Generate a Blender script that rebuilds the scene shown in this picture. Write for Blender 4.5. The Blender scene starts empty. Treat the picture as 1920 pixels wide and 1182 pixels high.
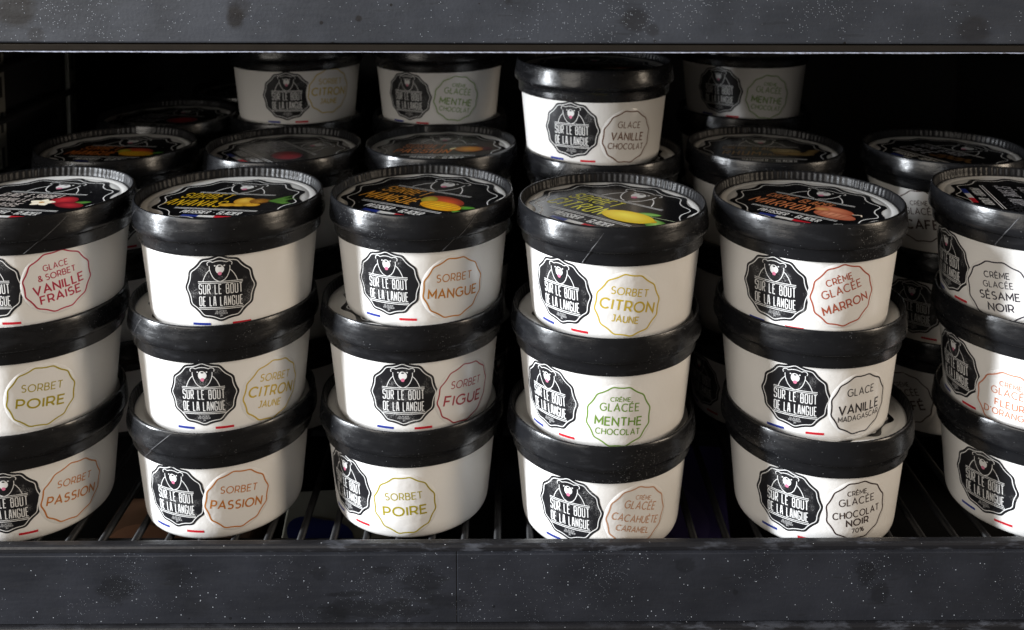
import bpy, math, random
from mathutils import Vector
random.seed(7)
sc = bpy.context.scene
COL = sc.collection
MM = 0.001
PI = math.pi
R = math.radians

# ------------------------------------------------------------------ camera, world, lamps, exposure
cam = bpy.data.cameras.new("camera")
cam_o = bpy.data.objects.new("camera", cam)
COL.objects.link(cam_o)
cam_o.location = (41.1*MM, -516.8*MM, 318.6*MM)
cam_o.rotation_euler = (R(90) - 0.0875, -0.0019, -0.0013)
cam.sensor_width = 36
cam.lens = 36*1888.87/1920
cam.shift_y = -607.1/1920
cam.clip_start = 0.02
cam.clip_end = 60
cam.dof.use_dof = True
cam.dof.focus_distance = 0.47
cam.dof.aperture_fstop = 14
sc.camera = cam_o

w = bpy.data.worlds.new("World")
sc.world = w
w.use_nodes = True
w.node_tree.nodes["Background"].inputs[0].default_value = (1.0, 0.86, 0.72, 1)
w.node_tree.nodes["Background"].inputs[1].default_value = 0.08

def area(name, loc, aim, sx, sy, power, color):
    d = bpy.data.lights.new(name, 'AREA')
    d.shape = 'RECTANGLE'; d.size = sx; d.size_y = sy
    d.energy = power; d.color = color
    o = bpy.data.objects.new(name, d)
    COL.objects.link(o)
    o.location = loc
    o.rotation_euler = (Vector(aim) - Vector(loc)).to_track_quat('-Z', 'Y').to_euler()
    return o
# tall bright window far out on the left, almost in the plane of the shelf front
area("left_window_lamp", (-2.35, -0.62, 0.62), (0.05, -0.02, 0.08), 0.14, 1.3, 215, (0.91, 0.95, 1.0))
# wide dim daylight of the shop in front, and a warmer window on the right
area("front_room_lamp", (-1.10, -1.40, 0.68), (-0.05, 0.0, 0.08), 1.0, 0.9, 15, (1.0, 0.935, 0.85))
area("right_window_lamp", (2.1, -0.75, 0.75), (0.05, 0.0, 0.08), 0.40, 1.2, 27, (1.0, 0.84, 0.66))

sc.view_settings.view_transform = 'Standard'
sc.view_settings.look = 'None'
sc.view_settings.exposure = 0.0
sc.view_settings.gamma = 1.0

# ------------------------------------------------------------------ materials
def srgb(h):
    h = h.lstrip('#')
    c = [int(h[i:i+2], 16)/255 for i in (0, 2, 4)]
    return tuple(x/12.92 if x <= 0.04045 else ((x+0.055)/1.055)**2.4 for x in c)

class NT:
    def __init__(self, name):
        self.m = bpy.data.materials.new(name)
        self.m.use_nodes = True
        self.t = self.m.node_tree
        self.b = self.t.nodes["Principled BSDF"]
    def n(self, typ, **kw):
        nd = self.t.nodes.new(typ)
        for k, v in kw.items():
            setattr(nd, k, v)
        return nd
    def l(self, a, b):
        self.t.links.new(a, b)
    def val(self, sock, v):
        if hasattr(v, 'is_output'):
            self.l(v, sock)
        else:
            sock.default_value = v
    def math(self, op, a, b=0.0, clamp=False):
        nd = self.n('ShaderNodeMath', operation=op, use_clamp=clamp)
        self.val(nd.inputs[0], a); self.val(nd.inputs[1], b)
        return nd.outputs[0]
    def coords(self, scale=(1, 1, 1), rnd=True):
        tc = self.n('ShaderNodeTexCoord')
        mp = self.n('ShaderNodeMapping')
        mp.inputs['Scale'].default_value = scale
        self.l(tc.outputs['Object'], mp.inputs['Vector'])
        if rnd:
            oi = self.n('ShaderNodeObjectInfo')
            cb = self.n('ShaderNodeCombineXYZ')
            self.l(self.math('MULTIPLY', oi.outputs['Random'], 37.0), cb.inputs[0])
            self.l(self.math('MULTIPLY', oi.outputs['Random'], 11.0), cb.inputs[2])
            self.l(cb.outputs[0], mp.inputs['Location'])
        return mp.outputs[0]
    def noise(self, vec, scale, detail=3, rough=0.5):
        nd = self.n('ShaderNodeTexNoise')
        nd.inputs['Scale'].default_value = scale
        nd.inputs['Detail'].default_value = detail
        nd.inputs['Roughness'].default_value = rough
        self.l(vec, nd.inputs['Vector'])
        return nd.outputs['Fac']
    def ramp(self, fac, lo, hi, a=0.0, b=1.0):
        nd = self.n('ShaderNodeMapRange')
        nd.interpolation_type = 'SMOOTHSTEP'
        self.val(nd.inputs['Value'], fac)
        nd.inputs['From Min'].default_value = lo; nd.inputs['From Max'].default_value = hi
        nd.inputs['To Min'].default_value = a; nd.inputs['To Max'].default_value = b
        return nd.outputs[0]
    def mix(self, fac, a, b):
        nd = self.n('ShaderNodeMix', data_type='RGBA')
        self.val(nd.inputs[0], fac)
        for s, v in ((nd.inputs[6], a), (nd.inputs[7], b)):
            if hasattr(v, 'is_output'): self.l(v, s)
            else: s.default_value = (*v[:3], 1)
        return nd.outputs[2]
    def specks(self, vec, scale, size, keep):
        """small crumbs of frost: a dot in some of the cells of a Voronoi pattern"""
        v = self.n('ShaderNodeTexVoronoi')
        v.inputs['Scale'].default_value = scale
        self.l(vec, v.inputs['Vector'])
        sep = self.n('ShaderNodeSeparateColor')
        self.l(v.outputs['Color'], sep.inputs[0])
        r = self.math('MULTIPLY', sep.outputs[1], size)
        inside = self.math('LESS_THAN', v.outputs['Distance'], r)
        k = self.math('GREATER_THAN', keep, sep.outputs[0]) if hasattr(keep, 'is_output') else self.math('LESS_THAN', sep.outputs[0], keep)
        return self.math('MULTIPLY', inside, k)
    def bump(self, h, dist, strength=1.0, normal=None):
        nd = self.n('ShaderNodeBump')
        nd.inputs['Strength'].default_value = strength
        nd.inputs['Distance'].default_value = dist
        self.l(h, nd.inputs['Height'])
        if normal is not None: self.l(normal, nd.inputs['Normal'])
        return nd.outputs[0]
    def out(self, color=None, rough=None, normal=None, **kw):
        if color is not None:
            if hasattr(color, 'is_output'): self.l(color, self.b.inputs['Base Color'])
            else: self.b.inputs['Base Color'].default_value = (*color[:3], 1)
        if rough is not None: self.val(self.b.inputs['Roughness'], rough)
        if normal is not None: self.l(normal, self.b.inputs['Normal'])
        for k, v in kw.items():
            self.b.inputs[k.replace('_', ' ')].default_value = v
        return self.m

def m_paper():
    k = NT("coated_white_paper"); v = k.coords()
    n1 = k.noise(v, 55, 3); n2 = k.noise(v, 900, 2); n3 = k.noise(v, 14, 2)
    b1 = k.bump(n1, 0.0010, 0.55)
    b2 = k.bump(n2, 0.00006, 0.6, b1)
    c = k.mix(k.ramp(n3, 0.35, 0.7), (0.78, 0.765, 0.74), (0.82, 0.81, 0.79))
    return k.out(c, k.ramp(n1, 0.3, 0.7, 0.36, 0.5), b2, Coat_Weight=0.3, Coat_Roughness=0.2)

def m_panel():
    k = NT("white_lid_card"); v = k.coords()
    n1 = k.noise(v, 40, 3)
    return k.out(k.mix(n1, (0.70, 0.69, 0.66), (0.78, 0.77, 0.75)), 0.38, k.bump(n1, 0.0006, 0.4))

def m_lid():
    k = NT("black_waxed_lid_card"); v = k.coords()
    vs = k.coords((1, 1, 3.2))
    n1 = k.noise(v, 60, 3); n2 = k.noise(v, 1300, 3, 0.6); n3 = k.noise(vs, 90, 4, 0.6); n4 = k.noise(v, 24, 2)
    patch = k.ramp(n4, 0.56, 0.74)
    keep = k.math('ADD', k.math('MULTIPLY', patch, 0.22), 0.005)
    sp = k.specks(v, 2600, 0.40, keep)
    scuff = k.math('MULTIPLY', k.ramp(n3, 0.56, 0.8), 0.55)
    base = k.mix(scuff, (0.0075, 0.0078, 0.009), (0.026, 0.027, 0.031))
    c = k.mix(k.math('MULTIPLY', sp, 0.45), base, (0.62, 0.63, 0.65))
    b1 = k.bump(n1, 0.0009, 0.5)
    n5 = k.noise(k.coords((1, 1, 9)), 70, 4, 0.6)
    b2 = k.bump(n2, 0.00005, 0.6, k.bump(n5, 0.00012, 0.5, b1))
    return k.out(c, k.ramp(n3, 0.3, 0.75, 0.21, 0.33), b2, Specular_IOR_Level=0.43)

def m_badge():
    k = NT("black_badge_print"); v = k.coords()
    n1 = k.noise(v, 130, 3); n2 = k.noise(v, 2600, 2, 0.7); n3 = k.noise(v, 60, 2)
    worn = k.math('MULTIPLY', k.ramp(n1, 0.50, 0.72), k.ramp(n2, 0.52, 0.62))
    c = k.mix(k.math('MULTIPLY', worn, 0.45), (0.011, 0.011, 0.013), (0.6, 0.6, 0.6))
    b = k.bump(n3, 0.0006, 0.5)
    return k.out(c, 0.34, k.bump(n2, 0.00006, 0.6, b), Specular_IOR_Level=0.5)

def m_label():
    k = NT("black_lid_label"); v = k.coords()
    n1 = k.noise(v, 45, 3)
    sp = k.specks(v, 700, 0.25, 0.03)
    return k.out(k.mix(sp, (0.006, 0.006, 0.007), (0.4, 0.4, 0.4)), 0.2, k.bump(n1, 0.0005, 0.3))

def m_ink():
    k = NT("printed_ink")
    a = k.n('ShaderNodeAttribute', attribute_name="ink")
    v = k.coords()
    n = k.noise(v, 2600, 2, 0.7)
    c = k.mix(k.ramp(n, 0.60, 0.75, 0.0, 0.05), a.outputs['Color'], (0.35, 0.35, 0.35))
    return k.out(c, 0.36)

def m_film():
    k = NT("clear_sticker_film"); v = k.coords()
    n1 = k.noise(v, 70, 3); n2 = k.noise(v, 700, 2)
    b = k.bump(n1, 0.0012, 0.5)
    return k.out((0.77, 0.755, 0.735), 0.24, k.bump(n2, 0.00005, 0.6, b), Coat_Weight=0.3, Coat_Roughness=0.12)

def ell(k, vec, cx, cz, rx, rz, soft=0.35, wob=None, amp=1.9):
    s = k.n('ShaderNodeSeparateXYZ'); k.l(vec, s.inputs[0])
    dx = k.math('DIVIDE', k.math('SUBTRACT', s.outputs[0], cx), rx)
    dz = k.math('DIVIDE', k.math('SUBTRACT', s.outputs[2], cz), rz)
    d = k.math('SQRT', k.math('ADD', k.math('MULTIPLY', dx, dx), k.math('MULTIPLY', dz, dz)))
    if wob is not None: d = k.math('ADD', d, k.math('MULTIPLY', k.math('SUBTRACT', wob, 0.5), amp))
    return k.ramp(d, 1-soft, 1.0, 1.0, 0.0)

def m_rail(name, stains, base, dark, wob, rough, crumbs=0.8):
    k = NT(name); v = k.coords(rnd=False)
    vs = k.coords((1, 1, 6), rnd=False)
    n1 = k.noise(v, 28, 4); n2 = k.noise(vs, 60, 4, 0.6); n3 = k.noise(v, 600, 2); nf = k.noise(k.coords((.6, 1, 1.5), rnd=False), 110, 5, 0.7)
    c = k.mix(k.ramp(n1, 0.35, 0.68), base, tuple(x*1.55 for x in base))
    c = k.mix(k.math('MULTIPLY', k.ramp(n2, 0.58, 0.72), 0.45), c, tuple(x*0.5 for x in base))
    for (cx, cz, rx, rz, a) in stains:
        c = k.mix(k.math('MULTIPLY', ell(k, v, cx*MM, cz*MM, rx*MM, rz*MM, 0.5, nf, wob), a*.85), c, dark)
    dens = k.math('ADD', k.math('MULTIPLY', k.ramp(k.noise(v, 17, 5, 0.65), 0.47, 0.66), crumbs), 0.035)
    sp = k.specks(v, 1400, 0.24, dens)
    sp2 = k.specks(v, 520, 0.17, 0.16)
    # tiny dark drips
    dk = k.specks(v, 150, 0.18, 0.06)
    c = k.mix(k.math('MULTIPLY', dk, 0.8), c, dark)
    c = k.mix(k.math('MULTIPLY', k.math('MAXIMUM', sp, sp2), 0.8), c, (0.50, 0.54, 0.60))
    return k.out(c, k.ramp(n2, 0.3, 0.75, *rough), k.bump(n3, 0.00012, 0.5), Specular_IOR_Level=0.32)

def m_frost_bar():
    k = NT("frosted_black_bar"); v = k.coords((1, 1, 1), rnd=False)
    vs = k.coords((1, 2, 4), rnd=False)
    n1 = k.noise(vs, 70, 5, 0.65); n2 = k.noise(v, 500, 2)
    f = k.math('MULTIPLY', k.math('MULTIPLY', k.ramp(n1, 0.50, 0.66), k.ramp(k.noise(v, 6, 2), 0.42, 0.62, 0.1, 0.9)), 0.8)
    sp = k.specks(v, 900, 0.22, 0.05)
    c = k.mix(f, (0.010, 0.010, 0.012), (0.07, 0.075, 0.09))
    c = k.mix(sp, c, (0.5, 0.5, 0.52))
    return k.out(c, 0.4, k.bump(n2, 0.00012, 0.6))

def m_plain(name, col, rough=0.5, metal=0.0, var=0.25, scale=80, bump=0.0002, spec=0.3):
    k = NT(name); v = k.coords()
    n = k.noise(v, scale, 4)
    c = k.mix(n, tuple(x*(1-var) for x in col), tuple(x*(1+var) for x in col))
    return k.out(c, rough, k.bump(n, bump, 0.5), Metallic=metal, Specular_IOR_Level=spec)

M = {
 'paper': m_paper(), 'panel': m_panel(), 'lid': m_lid(), 'badge': m_badge(), 'label': m_label(), 'ink': m_ink(), 'film': m_film(),
 'rail_low': m_rail("lower_rail_plastic", [(-147, -16, 11, 8, 0.65), (-118, -9, 9, 7, .45), (-112, -27, 9, 8, .35), (-24, -28, 30, 7, 0.75), (-45, -31, 9, 5, .6), (-2, -14, 12, 10, .6), (10, -24, 10, 5, .5), (-20, -8, 8, 2.5, .6), (-50, -9, 5, 4, .5), (-38, -20, 14, 1.6, .7), (213, -12, 7, 9, 0.6), (219, -20, 5, 7, .6), (126, -6, 6, 5, .5), (150, -20, 2, 2, .7)], (0.0140, 0.0152, 0.0195), (0.006, 0.0065, 0.008), 2.4, (0.36, 0.52)),
 'rail_up': m_rail("upper_rail_plastic", [(-185, 20.5, 13, 10, 0.95), (-84, 17.5, 5, 7, 0.9), (-82, 22, 7, 6, .5), (-45, 15, 1.2, 1.2, .9), (-28, 17, 2, 2, .9), (-40, 5.5, 1.6, 1.2, .9), (98, 17, 8, 7, .6), (106, 12, 4, 4, .5), (252, 12, 10, 9, .5), (40, 30, 3, 8, .5), (-175, 9, 5, 5, .5)], (0.030, 0.033, 0.040), (0.008, 0.006, 0.005), 0.8, (0.36, 0.5), 0.4),
 'bar': m_frost_bar(),
 'wire': m_plain("black_coated_wire", (0.007, 0.007, 0.008), 0.5, 0, .5, 300),
 'cab': m_plain("black_cabinet_lining", (0.010, 0.010, 0.011), 0.5),
 'frost': m_plain("rime_frost", (0.32, 0.34, 0.42), 0.7, 0, .4, 400, .0008),
 'gloss': m_plain("glossy_black_edge", (0.02, 0.017, 0.014), 0.14),
 'steel': m_plain("grey_steel_strip", (0.30, 0.29, 0.25), 0.4, 0.6),
 'brass': m_plain("brass_clip", (0.45, 0.38, 0.18), 0.3, 0.9),
 'pleat': m_plain("crimped_black_card", (0.008, 0.008, 0.009), 0.42, 0, .5, 500),
 'seam': m_plain("worn_card_edge", (0.045, 0.045, 0.048), 0.45, 0, .6, 900),
}

# ------------------------------------------------------------------ mesh helpers (all lengths in mm)
def mesh(name, verts, faces, mats, fm=None, smooth=True, ink=None):
    me = bpy.data.meshes.new(name)
    me.from_pydata([(x*MM, y*MM, z*MM) for x, y, z in verts], [], faces)
    for m in mats: me.materials.append(m)
    if fm: me.polygons.foreach_set('material_index', fm)
    if smooth: me.polygons.foreach_set('use_smooth', [True]*len(faces))
    if ink:
        a = me.attributes.new("ink", 'FLOAT_COLOR', 'POINT')
        a.data.foreach_set('color', [c for v in ink for c in (*v, 1.0)])
    me.update()
    return me

def obj(name, me, parent=None, loc=(0, 0, 0), rz=0.0):
    o = bpy.data.objects.new(name, me)
    COL.objects.link(o)
    o.location = tuple(c*MM for c in loc)
    o.rotation_euler = (0, 0, rz)
    if parent: o.parent = parent
    return o

def tag(o, label, cat, group=None, kind=None):
    if label: o['label'] = label
    if cat: o['category'] = cat
    if group: o['group'] = group
    if kind: o['kind'] = kind
    return o

def lathe(profile, seg, rfun=None, close=True):
    V, F = [], []
    n = len(profile)
    for i in range(seg):
        a = 2*PI*i/seg
        for j, (r, z) in enumerate(profile):
            rr = r + (rfun(a, r, z, j) if rfun and r > 0 else 0)
            V.append((rr*math.sin(a), -rr*math.cos(a), z))
    for i in range(seg):
        k = (i+1) % seg
        for j in range(n-1):
            F.append((i*n+j, k*n+j, k*n+j+1, i*n+j+1))
    return V, F

def boxes(bl, bev=0.6):
    """bevelled boxes (x0,x1,y0,y1,z0,z1[,material slot])"""
    import bmesh
    bm = bmesh.new()
    for b in bl:
        x0, x1, y0, y1, z0, z1 = b[:6]
        mi = b[6] if len(b) > 6 else 0
        bv = min(bev, 0.3*min(x1-x0, y1-y0, z1-z0))
        t = bmesh.new()
        bmesh.ops.create_cube(t, size=1.0)
        for v in t.verts:
            v.co = Vector(((x0+x1)/2+v.co.x*(x1-x0), (y0+y1)/2+v.co.y*(y1-y0), (z0+z1)/2+v.co.z*(z1-z0)))
        bmesh.ops.bevel(t, geom=t.edges[:], offset=bv, segments=2, affect='EDGES', profile=0.5)
        vm = {v: bm.verts.new(v.co) for v in t.verts}
        for f in t.faces:
            nf = bm.faces.new([vm[v] for v in f.verts]); nf.material_index = mi
        t.free()
    bm.verts.index_update()
    V = [tuple(v.co) for v in bm.verts]; F = [tuple(v.index for v in f.verts) for f in bm.faces]; fm = [f.material_index for f in bm.faces]
    bm.free()
    return V, F, fm

def box_obj(name, bl, mats, parent=None, loc=(0, 0, 0), bev=0.6):
    V, F, fm = boxes(bl, bev)
    return obj(name, mesh(name, V, F, mats, fm, smooth=False), parent, loc)

def tube(p0, p1, r, seg=10, wob=0.0):
    a, b = Vector(p0), Vector(p1); d = (b-a).normalized()
    u = d.orthogonal().normalized(); v = d.cross(u)
    V, F = [], []
    n = 8
    for i in range(n+1):
        c = a.lerp(b, i/n)
        for k in range(seg):
            t = 2*PI*k/seg
            V.append(tuple(c + (u*math.cos(t)+v*math.sin(t))*(r*(1+random.uniform(-wob, wob)))))
    for i in range(n):
        for k in range(seg):
            F.append((i*seg+k, i*seg+(k+1) % seg, (i+1)*seg+(k+1) % seg, (i+1)*seg+k))
    F.append(tuple(range(seg-1, -1, -1))); F.append(tuple(n*seg+k for k in range(seg)))
    return V, F

# ------------------------------------------------------------------ lettering: strokes in a box of cap height 1
def arc(cx, cy, rx, ry, a0, a1, n=14):
    return [(cx+rx*math.cos(R(a0+(a1-a0)*i/n)), cy+ry*math.sin(R(a0+(a1-a0)*i/n))) for i in range(n+1)]

GEO = {
 'A': (.80, [[(0, 0), (.40, 1), (.80, 0)], [(.14, .32), (.66, .32)]]),
 'B': (.62, [[(0, 0), (0, 1), (.30, 1)]+arc(.30, .76, .24, .24, 90, -90)+[(0, .52)], [(.30, .52)]+arc(.34, .26, .27, .26, 90, -90)+[(0, 0)]]),
 'C': (.86, [arc(.48, .5, .48, .5, 45, 315, 22)]),
 'D': (.80, [[(0, 0), (0, 1), (.32, 1)]+arc(.32, .5, .47, .5, 90, -90, 18)+[(0, 0)]]),
 'E': (.56, [[(.56, 1), (0, 1), (0, 0), (.56, 0)], [(0, .52), (.48, .52)]]),
 'F': (.54, [[(.54, 1), (0, 1), (0, 0)], [(0, .5), (.46, .5)]]),
 'G': (.90, [arc(.48, .5, .48, .5, 48, 325, 22)+[(.87, .22), (.87, .5), (.56, .5)]]),
 'H': (.72, [[(0, 0), (0, 1)], [(.72, 0), (.72, 1)], [(0, .52), (.72, .52)]]),
 'I': (.02, [[(0.01, 0), (0.01, 1)]]),
 'J': (.45, [[(.12, 1), (.43, 1), (.43, .3)]+arc(.22, .27, .21, .27, 0, -140, 10)]),
 'L': (.50, [[(0, 1), (0, 0), (.50, 0)]]),
 'M': (.86, [[(0, 0), (0, 1), (.43, .3), (.86, 1), (.86, 0)]]),
 'N': (.72, [[(0, 0), (0, 1), (.72, 0), (.72, 1)]]),
 'O': (.98, [arc(.49, .5, .49, .5, 90, 450, 28)]),
 'P': (.60, [[(0, 0), (0, 1), (.32, 1)]+arc(.32, .69, .28, .31, 90, -90)+[(0, .38)]]),
 'R': (.62, [[(0, 0), (0, 1), (.32, 1)]+arc(.32, .69, .28, .31, 90, -90)+[(0, .38)], [(.34, .38), (.62, 0)]]),
 'S': (.58, [arc(.29, .745, .265, .255, 40, 265, 14)[:-1]+arc(.29, .255, .29, .255, 80, -142, 14)]),
 'T': (.66, [[(0, 1), (.66, 1)], [(.33, 1), (.33, 0)]]),
 'U': (.70, [[(0, 1), (0, .36)]+arc(.35, .35, .35, .35, 180, 360, 14)+[(.70, 1)]]),
 'V': (.80, [[(0, 1), (.40, 0), (.80, 1)]]),
 'Y': (.7, [[(0, 1), (.35, .45), (.7, 1)], [(.35, .45), (.35, 0)]]),
 '&': (.74, [[(.72, 0), (.14, .68)]+arc(.31, .80, .19, .19, 200, -20, 10)+[(.40, .62), (.10, .40)]+arc(.27, .24, .24, .23, 140, 330, 12)+[(.68, .45)]]),
 "'": (.06, [[(.04, 1), (.02, .72)]]),
 '-': (.4, [[(0, .45), (.4, .45)]]),
 '%': (.9, [[(.14, 0), (.76, 1)], arc(.18, .76, .17, .22, 90, 450, 14), arc(.72, .24, .17, .22, 90, 450, 14)]),
 '0': (.66, [arc(.33, .5, .33, .5, 90, 450, 24)]),
 '7': (.58, [[(0, 1), (.58, 1), (.18, 0)]]),
 '3': (.54, [arc(.26, .75, .24, .25, 140, -90, 12)+arc(.26, .25, .28, .25, 90, -145, 12)]),
 '4': (.64, [[(.46, 0), (.46, 1), (0, .28), (.64, .28)]]),
}
def _r(pts, c=.13):
    """cut the inner corners of a polyline"""
    o = [pts[0]]
    for i in range(1, len(pts)-1):
        a, b, d = Vector(pts[i-1]), Vector(pts[i]), Vector(pts[i+1])
        o.append(tuple(b+(a-b).normalized()*min(c, (a-b).length*.45)))
        q = b+((a-b).normalized()+(d-b).normalized())*c*.3
        o.append(tuple(q))
        o.append(tuple(b+(d-b).normalized()*min(c, (d-b).length*.45)))
    o.append(pts[-1])
    return o
W = .5
TEC = {
 'A': (W, [[(0, 0), (.15, 1), (.35, 1), (W, 0)], [(.06, .32), (.44, .32)]]),
 'B': (W, [_r([(0, .5), (0, 0), (W, 0), (W, .52), (.02, .52)], .1), _r([(0, .4), (0, 1), (.46, 1), (.46, .53)], .1)]),
 'C': (W, [_r([(W, .74), (W, 1), (0, 1), (0, 0), (W, 0), (W, .26)])]),
 'D': (W, [_r([(0, .5), (0, 0), (W, 0), (W, 1), (0, 1), (0, .5)])]),
 'E': (.44, [[(.44, 1), (0, 1), (0, 0), (.44, 0)], [(0, .52), (.38, .52)]]),
 'F': (.44, [[(.44, 1), (0, 1), (0, 0)], [(0, .52), (.38, .52)]]),
 'G': (W, [_r([(W, .74), (W, 1), (0, 1), (0, 0), (W, 0), (W, .46), (.26, .46)])]),
 'H': (W, [[(0, 0), (0, 1)], [(W, 0), (W, 1)], [(0, .5), (W, .5)]]),
 'I': (.02, [[(.01, 0), (.01, 1)]]),
 'L': (.42, [[(0, 1), (0, 0), (.42, 0)]]),
 'M': (.66, [[(0, 0), (0, 1), (.33, .4), (.66, 1), (.66, 0)]]),
 'N': (W, [[(0, 0), (0, 1), (W, 0), (W, 1)]]),
 'O': (W, [_r([(.25, 1), (0, 1), (0, 0), (W, 0), (W, 1), (.25, 1)])]),
 'P': (W, [[(0, 0)]+_r([(0, .5), (0, 1), (W, 1), (W, .44), (0, .44)])]),
 'R': (W, [[(0, 0)]+_r([(0, .5), (0, 1), (W, 1), (W, .46), (0, .46)]), [(.22, .46), (W, 0)]]),
 'S': (W, [_r([(W, .76), (W, 1), (0, 1), (0, .52), (W, .52), (W, 0), (0, 0), (0, .24)])]),
 'T': (.5, [[(0, 1), (.5, 1)], [(.25, 1), (.25, 0)]]),
 'U': (W, [_r([(0, 1), (0, 0), (W, 0), (W, 1)])]),
 'V': (.52, [[(0, 1), (.26, 0), (.52, 1)]]),
 'X': (.5, [[(0, 0), (.5, 1)], [(0, 1), (.5, 0)]]),
 '&': (.56, [_r([(.56, .35), (.56, 0), (0, 0), (0, .5), (.4, .5)]), _r([(.06, .5), (.06, 1), (.46, 1), (.46, .78)])]),
 '-': (.3, [[(0, .5), (.3, .5)]]),
 '3': (W, [_r([(0, 1), (W, 1), (W, 0), (0, 0)]), [(.12, .52), (W, .52)]]),
 '4': (W, [[(0, 1), (0, .45), (W, .45)], [(W, 1), (W, 0)]]),
}
ACC = {'É': ('E', 1), 'È': ('E', -1), 'Ê': ('E', 0)}

class Art:
    """flat print built from faces; (u,v) in mm, a layer height, an ink colour"""
    def __init__(self):
        self.P, self.F, self.C, self.FM, self.L = [], [], [], [], []
        self.k = 0
    def add(self, pts, faces, cols, layer, slot=0):
        b = len(self.P); self.k += 1
        h = layer + 0.0012*(self.k % 25)
        for p, c in zip(pts, cols):
            self.P.append((p[0], p[1], h if len(p) < 3 else p[2])); self.C.append(c)
        for f in faces:
            self.F.append(tuple(b+i for i in f)); self.FM.append(slot)
    def blob(self, cx, cy, rf, c_in, c_out, layer, slot=0, seg=48, rings=4, sh=(0, 0), sq=None, prof=None):
        pts, cols, F = [(cx+sh[0], cy+sh[1])+((layer+prof(0),) if prof else ())], [c_in], []
        for j in range(1, rings+1):
            t = j/rings
            for i in range(seg):
                a = 2*PI*i/seg
                x, y = rf(a)
                q = (cx+x*t+sh[0]*(1-t), cy+y*t+sh[1]*(1-t))
                pts.append(q+((layer+prof(t),) if prof else ()))
                cols.append(tuple(p+(s-p)*t for p, s in zip(c_in, c_out)))
        for i in range(seg):
            F.append((0, 1+i, 1+(i+1) % seg))
        for j in range(rings-1):
            for i in range(seg):
                k = (i+1) % seg
                F.append((1+j*seg+i, 1+(j+1)*seg+i, 1+(j+1)*seg+k, 1+j*seg+k))
        self.add(pts, F, cols, layer, slot)
    def ellipse(self, cx, cy, rx, ry, rot, c_in, c_out, layer, seg=32, rings=3, sh=(0, 0), amp=0.0, lob=3):
        cr, sr = math.cos(R(rot)), math.sin(R(rot))
        def rf(a):
            g = 1+amp*math.cos(lob*a)
            x, y = rx*math.cos(a)*g, ry*math.sin(a)*g
            return (x*cr-y*sr, x*sr+y*cr)
        self.blob(cx, cy, rf, c_in, c_out, layer, 0, seg, rings, sh)
    def leaf(self, x0, y0, x1, y1, wd, c0, c1, layer):
        a, b = Vector((x0, y0)), Vector((x1, y1)); d = b-a; n = Vector((-d.y, d.x)).normalized()
        pts, cols, F = [], [], []
        N = 8
        for i in range(N+1):
            t = i/N; s = math.sin(PI*min(1, t*0.97+.03))**.8*wd/2
            q = a+d*t
            for sg, c in ((-1, c0), (0, c1), (1, c0)):
                pts.append(tuple(q+n*s*sg)); cols.append(c)
        for i in range(N):
            for k in (0, 1):
                F.append((i*3+k, i*3+k+1, i*3+k+4, i*3+k+3))
        self.add(pts, F, cols, layer)
    def line(self, pts, wd, col, layer, closed=False, step=1.3):
        P = [Vector(p[:2]) for p in pts]
        Q = [P[0]]
        for a, b in zip(P, P[1:]):
            n = max(1, int((b-a).length/step))
            for i in range(1, n+1):
                Q.append(a.lerp(b, i/n))
        o = [Q[0]]
        for q in Q[1:]:
            if (q-o[-1]).length > 1e-5: o.append(q)
        Q = o
        if closed and (Q[0]-Q[-1]).length < 1e-4: Q.pop()
        n = len(Q)
        if n < 2: return
        V = []
        for i in range(n):
            if closed: a, b = Q[i-1], Q[(i+1) % n]
            else: a, b = Q[max(i-1, 0)], Q[min(i+1, n-1)]
            d1 = (Q[i]-a); d2 = (b-Q[i])
            if d1.length < 1e-6: d1 = d2
            if d2.length < 1e-6: d2 = d1
            d1 = d1.normalized(); d2 = d2.normalized()
            t = d1+d2
            if t.length < 1e-3: t = d1
            t = t.normalized()
            m = Vector((-t.y, t.x))
            c = max(0.45, m.dot(Vector((-d1.y, d1.x))))
            e = m*(wd/2/c)
            V += [tuple(Q[i]+e), tuple(Q[i]-e)]
        F = []
        for i in range(n if closed else n-1):
            k = (i+1) % n
            F.append((2*i+1, 2*k+1, 2*k, 2*i))
        self.add(V, F, [col]*len(V), layer)
    def text(self, s, cx, cy, h, wd, col, layer, font=GEO, width=None, sx=1.0, gap=.2, shear=0.0, rot=0.0):
        """centred on (cx,cy); width squeezes or stretches the line to that many mm"""
        x, gl = 0.0, []
        for ch in s:
            if ch == ' ':
                x += .34 if font is GEO else .62; continue
            ac = None
            if ch in ACC: ch, ac = ACC[ch]
            wc, st = font[ch]
            gl.append((x, wc, st, ac)); x += wc+gap
        tot = x-gap
        k = h*sx
        if width: k = (width-wd)/tot
        if font is GEO: wd = min(wd, .64*gap*k)
        cr, sr = math.cos(R(rot)), math.sin(R(rot))
        def T(px, py):
            X = (px-tot/2)*k+shear*(py-.5)*h; Y = (py-.5)*h
            return (cx+X*cr-Y*sr, cy+X*sr+Y*cr)
        for gx, wc, st, ac in gl:
            for pl in st:
                cl = len(pl) > 5 and (Vector(pl[0])-Vector(pl[-1])).length < 1e-6
                self.line([T(gx+p[0], p[1]) for p in pl], wd, col, layer, cl)
            if ac is not None:
                m = gx+wc/2
                if ac == 0: pl = [(m-.14, 1.14), (m, 1.27), (m+.14, 1.14)]
                else: pl = [(m-.1*ac, 1.14), (m+.12*ac, 1.30)]
                self.line([T(*p) for p in pl], wd, col, layer)
    def build(self, name, mapf, mats):
        return mesh(name, [mapf(*p) for p in self.P], self.F, mats, self.FM, True, self.C)

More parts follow.
